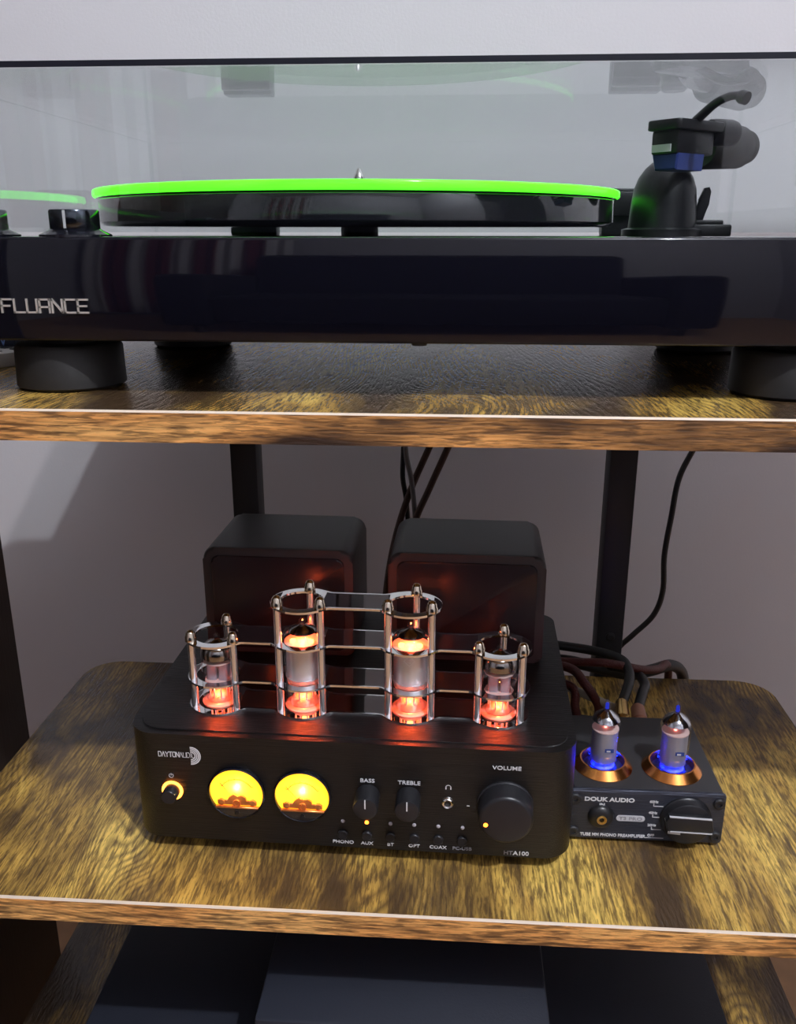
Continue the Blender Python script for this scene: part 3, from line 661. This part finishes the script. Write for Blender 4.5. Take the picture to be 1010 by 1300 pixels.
def signal_tube(lx, label):
    w_ = AM @ Vector((lx, RY, ZT)); t = thing('vacuum_tube', label, 'vacuum tube', w_, AROT, 'tubes of the amplifier')
    R = .0089
    lathe('glass_envelope', [(R-.0010, .0024), (R, .0040), (R, .0300), (R-.0008, .0326), (R-.0030, .0348), (.0034, .0358), (.0016, .0366), (.0015, .0388), (.0007, .0397), (0, .0399)], M['glass'], t, 36)
    lathe('base', [(0, .0004), (.0090, .0004), (.0094, .0016), (R-.0012, .0027), (0, .0027)], M['stem'], t, 36)
    lathe('getter', [(.0012, .0368), (.0030, .0356), (R-.0034, .0346), (R-.0012, .0324), (R-.0006, .0298), (R-.0006, .0272)], M['getter'], t, 32)
    lathe('mica_spacer', [(0, .0246), (.0080, .0246), (.0080, .0251), (0, .0251)], M['mica'], t, 10)
    lathe('mica_spacer', [(0, .0138), (.0076, .0138), (.0076, .0143), (0, .0143)], M['mica'], t, 10)
    for s in (-1, 1):
        bm = prism_bm(rrect(s*.0031-.0026, s*.0031+.0026, -.0034, .0034, .0012, 3), .0143, .0246); done(bm, 'anode', M['anodegrey'], t)
    for s in (-1, 1): lathe('cathode_glow', [(0, .0128), (.0010, .0128), (.0010, .0138), (0, .0138)], M['heater'], t, 10, loc=(s*.0031, -.003, 0))
    rods('pin', 0, 0, .0026, .0138, .0052, 9, .0004, M['anode'], t)
    lathe('stem', [(.0068, .0030), (.0058, .0048), (.0026, .0068), (0, .0074)], M['stem'], t, 24)
    lamp('tube_light', (0, -.0042, .0098), ORANGE, .022, .0012, t)
    return t
signal_tube(RX[0], 'short vacuum tube with dark mirrored top, at the power button end')
signal_tube(RX[3], 'short vacuum tube with dark mirrored top, at the volume knob end')

# ------------------------------------------------------------------ phono preamplifier
PO = Vector((0.1195, 0.0600, 0.0))
pre = thing('phono_preamp', 'small black tube phono preamplifier beside the amplifier', 'preamplifier', PO)
body = box('body', -.0380, .0385, .0025, .0750, .0028, .0318, M['case'], pre, .0010)
pn = done(prism_bm(rrect(-.0400, .0397, .0020, .0320, .0022, 4), 0, .0030, .0011, 2, plane='XZ'), 'front_panel', M['panel'], pre)
for xx, zz in ((-.0374, .0266), (.0360, .0266), (.0360, .0066), (-.0374, .0066)):
    s_ = lathe('screw', [(0, -.0005), (.0030, -.0005), (.0030, .0007), (.0024, .0012), (.0013, .0012), (.0013, .0005), (0, .0005)], M['steel'], pre, 18, 'Y', (xx, 0, zz))
for sx in (-1, 1):
    for yy in (.012, .064): lathe('foot', [(0, 0), (.0045, 0), (.0050, .0030), (0, .0030)], M['rubber'], pre, 16, loc=(sx*.030, yy, 0))
text('brand_name', 'DOUK AUDIO', .0033, -.0198, .0264, -.0001, M['print'], pn, .035, 1.22)
text('printed_name', 'IN', .0024, -.0234, .0232, -.0001, M['print'], pn, .03, 1.2)
text('printed_name', 'TUBE MM PHONO PREAMPLIFIER', .0025, -.0167, .0047, -.0001, M['print'], pn, .03, .93)
jk = lathe('input_jack', [(.0068, -.0005), (.0068, .0006), (.0058, .0022), (.0030, .0034), (.0022, .0034)], M['blackpl'], pre, 32, 'Y', (-.0236, 0, .0163))
lathe('contact_ring', [(.0013, .0020), (.0013, .0036), (.0026, .0038), (.0026, .0030)], M['gold'], jk, 24, 'Y')
lathe('socket', [(0, .0022), (.0014, .0022)], M['blackpl'], jk, 16, 'Y')
bd = done(prism_bm(rrect(-.0156, -.0008, .0139, .0173, .0017, 6), -.0003, .0005, plane='XZ'), 'badge', M['badge'], pre, 30)
text('badge_name', 'T3 PRO', .0027, -.0082, .0156, -.0004, M['printdim'], bd, .02, 1.35)
for s_, zz in (('60Hz', .0262), ('40Hz', .0195), ('20Hz', .0119), ('OFF', .0056)):
    text('filter_mark', s_, .0020, .0030, zz, -.0001, M['print'], pn, .03, 1.0)
    bm = bmesh.new()
    if s_ != 'OFF':
        bar_bm(bm, (.0030, zz-.0012), (.0030, zz-.0026), .0004, -.00012, .0001); bar_bm(bm, (.0030, zz-.0026), (.0078, zz-.0026), .0004, -.00012, .0001)
    else: bar_bm(bm, (.0005, zz-.0015), (.0095, zz-.0015), .0003, -.00012, .0001)
    done(bm, 'filter_line', M['print'], pn, 0)
sk = lathe('selector_knob', [(0, -.0005), (.0131, -.0005), (.0131, .0012), (.0125, .0018), (.0118, .0050), (.0110, .0056), (0, .0056)], M['knob'], pre, 48, 'Y', (.0198, 0, .0168))
gb = prism_bm([(-.0110, -.0016), (.0112, -.0022), (.0122, -.0004), (.0108, .0064), (-.0106, .0072), (-.0120, .0040)], -.0092, -.0050, .0007, 2, plane='XZ'); done(gb, 'grip_bar', M['knob'], sk, 30)
for a_, b_, wd in (((-.0104, .0072), (.0104, .0064), .0005), ((-.0094, -.0014), (.0112, -.0020), .0006)):
    bm = bmesh.new(); bar_bm(bm, a_, b_, wd, -.0094, -.0084); done(bm, 'grip_highlight', M['badge'], sk, 0)  # pale bars paint the highlights along the grip's edges
bm = bmesh.new(); bar_bm(bm, (-.0118, .0036), (-.0094, -.0046), .0005, -.0062, -.0053); bar_bm(bm, (-.0094, -.0046), (-.0040, -.0050), .0010, -.0062, -.0053); done(bm, 'pointer', M['print'], sk, 0)
def copper(lx, ly):
    return lathe('copper_ring', [(.0112, .0316), (.0156, .0316), (.0157, .0322), (.0122, .0362), (.0114, .0362), (.0108, .0340), (.0108, .0318)], M['copper'], pre, 48, loc=(lx, ly, 0))
TP = ((-.0203, .0228), (.0163, .0222))
for lx, ly in TP: copper(lx, ly)
def blue_tube(lx, ly, label):
    t = thing('preamp_tube', label, 'vacuum tube', PO+Vector((lx, ly, .0318)), 0, 'tubes of the preamplifier'); R = .0079
    lathe('glass_envelope', [(R-.0008, .0012), (R, .0024), (R, .0246), (R-.0004, .0266), (R-.0014, .0284), (R-.0030, .0298), (.0034, .0307), (.0020, .0314), (.0017, .0324), (.0016, .0354), (.0008, .0372), (0, .0376)], M['glass'], t, 32)
    lathe('base', [(0, 0), (.0082, 0), (.0082, .0010), (R-.001, .0014), (0, .0014)], M['blackpl'], t, 24)
    lathe('anode', [(0, .0040), (.0064, .0040), (.0068, .0044), (.0068, .0210), (.0064, .0214), (0, .0214)], M['anodegrey'], t, 28)
    lathe('mica_spacer', [(0, .0214), (.0071, .0214), (.0071, .0219), (0, .0219)], M['mica'], t, 20)
    lathe('cathode_glow', [(0, .0219), (.0008, .0219), (.0008, .0236), (0, .0238)], M['heaterdim'], t, 10)
    lathe('getter', [(.0014, .0318), (.0034, .0304), (R-.0033, .0295), (R-.0017, .0281), (R-.0007, .0264)], M['getter2'], t, 28)
    lathe('stem', [(.0064, .0014), (.0050, .0030), (0, .0036)], M['stemw'], t, 20)
    bm = bmesh.new(); bar_bm(bm, (.0002, .0124), (.0030, .0124), .0020, -.00695, -.0067); done(bm, 'printed_mark', M['bluepr'], t, 0)
    bm = bmesh.new(); bar_bm(bm, (.0006, .0122), (.0018, .0122), .0009, -.00705, -.0069); done(bm, 'printed_mark', M['print'], t, 0)
    for a_ in (115, 65, 200, -20, -70, -110):
        lamp('base_light', (.0069*math.cos(math.radians(a_)), .0069*math.sin(math.radians(a_)), .0030), (.0, .008, 1.0), .0032, .0005, t)
    lathe('tip_glow', [(0, .0322), (.0010, .0324), (.0010, .0352), (0, .0360)], M['bluetip'], t, 10)  # glass tip given a blue glow of its own; no lamp here
    for c_ in t.children: c_.scale.z = 1.08
    return t
M['heaterdim'] = emat('dim_heater', (1.0, .25, .2), 5.0); M['getter2'] = mat('silver_getter', (.55, .56, .60), .10, 1.0)
M['stemw'] = mat('blue_tinted_stem', (.3, .3, .9), .3); M['bluetip'] = emat('blue_lit_tip', (.03, .05, .8), .6)  # stem coloured blue, tip made to glow blue
blue_tube(*TP[0], 'small blue-lit vacuum tube in the copper ring next to the amplifier')
blue_tube(*TP[1], 'small blue-lit vacuum tube in the copper ring above the selector knob')

# ------------------------------------------------------------------ cables
def plug(name, a, b, r, mt, parent):
    return cyl_along(name, a, b, [(0, 0), (r*1.15, 0), (r*1.15, .10), (r*.95, .14), (r*1.12, .20), (r*.95, .26), (r*1.1, .32), (r, .38), (r*.92, .92), (r*.7, 1), (0, 1)], mt, parent, 20)
def cable(name, label, pts, r, mt, seg=10):
    t = thing(name, label, 'cable', pts[0]); off = -Vector(pts[0])
    tube('cord', [Vector(p_)+off for p_ in pts], r, mt, t, seg, 8); return t
BY = 0.375
def wpts(L_, y=BY): return [px(u, v, 1, y) for u, v in L_]
up = Vector((0, -.006, .075))
p_ = wpts([(884, 562), (862, 606), (852, 655), (843, 705), (841, 750), (829, 781), (803, 806), (782, 826)])
cable('power_cable', 'thin black cable hanging down the wall beside the steel post', [p_[0]+Vector((.01, -.004, .07)), p_[0]+Vector((.008, 0, .03))]+p_+[p_[-1]+Vector((-.02, -.01, -.03))], .0024, M['cable'])
p_ = wpts([(512, 562), (511, 605), (516, 640), (517, 700), (500, 790)]); cable('thin_cable', 'thin black cable hanging behind the gap between transformer covers', [p_[0]+up]+p_, .0022, M['cable'])
p_ = wpts([(514, 562), (522, 610), (527, 660), (527, 720), (522, 800)], BY-.008); cable('grey_cable', 'thin grey cable hanging behind the transformer covers', [p_[0]+up]+p_, .0022, M['greyc'])
p_ = wpts([(550, 556), (520, 625), (500, 690), (489, 760), (488, 830)], BY-.004); cable('braided_cable', 'brown braided cable slanting into the gap between transformer covers', [p_[0]+up+Vector((.03, 0, 0))]+p_, .0028, M['brownc'])
p_ = wpts([(574, 556), (545, 620), (525, 668), (512, 740), (505, 820)], BY-.012); cable('braided_cable', 'brown braided cable slanting behind the top of a transformer cover', [p_[0]+up+Vector((.03, 0, 0))]+p_, .0028, M['brownc'])
# behind the amplifier and preamp, lying on the shelf
def on(L_): return [px(u, v, 2, z) for u, v, z in L_]
p_ = [Vector((.050, .206, .030))]+on([(710, 838, .026), (760, 848, .020), (800, 856, .012)])+[Vector((.160, .2385, .0095)), Vector((.178, .2530, .0060)), Vector((.190, .2650, -.012)), Vector((.194, .272, -.06)), Vector((.194, .274, -.16))]
cable('mains_cable', 'thick black cable running along the rear of the middle shelf', p_, .0042, M['cable'])
p_ = [Vector((.050, .205, .030))]+on([(716, 846, .036), (742, 868, .036), (760, 900, .020), (752, 930, .008)])
cable('speaker_cable', 'dark red braided cable arching down behind the preamplifier tubes', p_, .0030, M['redc'])
p_ = [Vector((.040, .207, .030))]+on([(716, 840, .036), (770, 842, .040), (815, 850, .030)])+[Vector((.160, .222, .019)), Vector((.172, .246, .010)), Vector((.178, .262, -.02)), Vector((.178, .266, -.12))]
cable('speaker_cable', 'dark red braided cable arching across the rear of the steel post', p_, .0028, M['redc'])
p_ = [Vector((.058, .205, .020))]+on([(722, 870, .028), (730, 900, .020), (738, 940, .012)])
cable('speaker_cable', 'dark red braided cable dropping beside the amplifier rear corner', p_, .0028, M['redc'])
p_ = [Vector((.065, .205, .022))]+on([(724, 874, .026), (752, 886, .026), (783, 900, .022)])
cable('signal_cable', 'cream coloured cable reaching the gold plug of the preamplifier', p_, .0026, M['cream'])
for (a0, a1, pm, rr, lab, path) in (
        ((.1200, .1345, .0245), (.1222, .1560, .0300), M['gold'], .0043, 'black cable ending in a gold plug at the preamplifier rear', [(798, 866, .172), (797, 850, .186), (786, 836, .200), (752, 826, .214), (700, 818, .222)]),
        ((.1305, .1345, .0245), (.1318, .1540, .0275), M['redgold'], .0046, 'black cable ending in a reddish gold plug at the preamplifier rear', [(815, 880, .168), (818, 868, .182), (806, 854, .200), (775, 846, .218), (720, 840, .230)])):
    a0 = Vector(a0); a1 = Vector(a1)
    t = cable('phono_cable', lab, [a1-(a1-a0)*.12]+[px(u, v, 1, yy) for u, v, yy in path], .0032, M['cable'])
    plug('plug', a0-Vector(t.location), a1-Vector(t.location), rr, pm, t)
p_ = [PO+Vector((.012, .0735, .012)), PO+Vector((.016, .085, .010)), PO+Vector((.022, .098, .004)), PO+Vector((.012, .112, .0035)), PO+Vector((-.02, .120, .0035))]
cable('ground_wire', 'thin black wire curling out behind the preamplifier', p_, .0022, M['cable'])
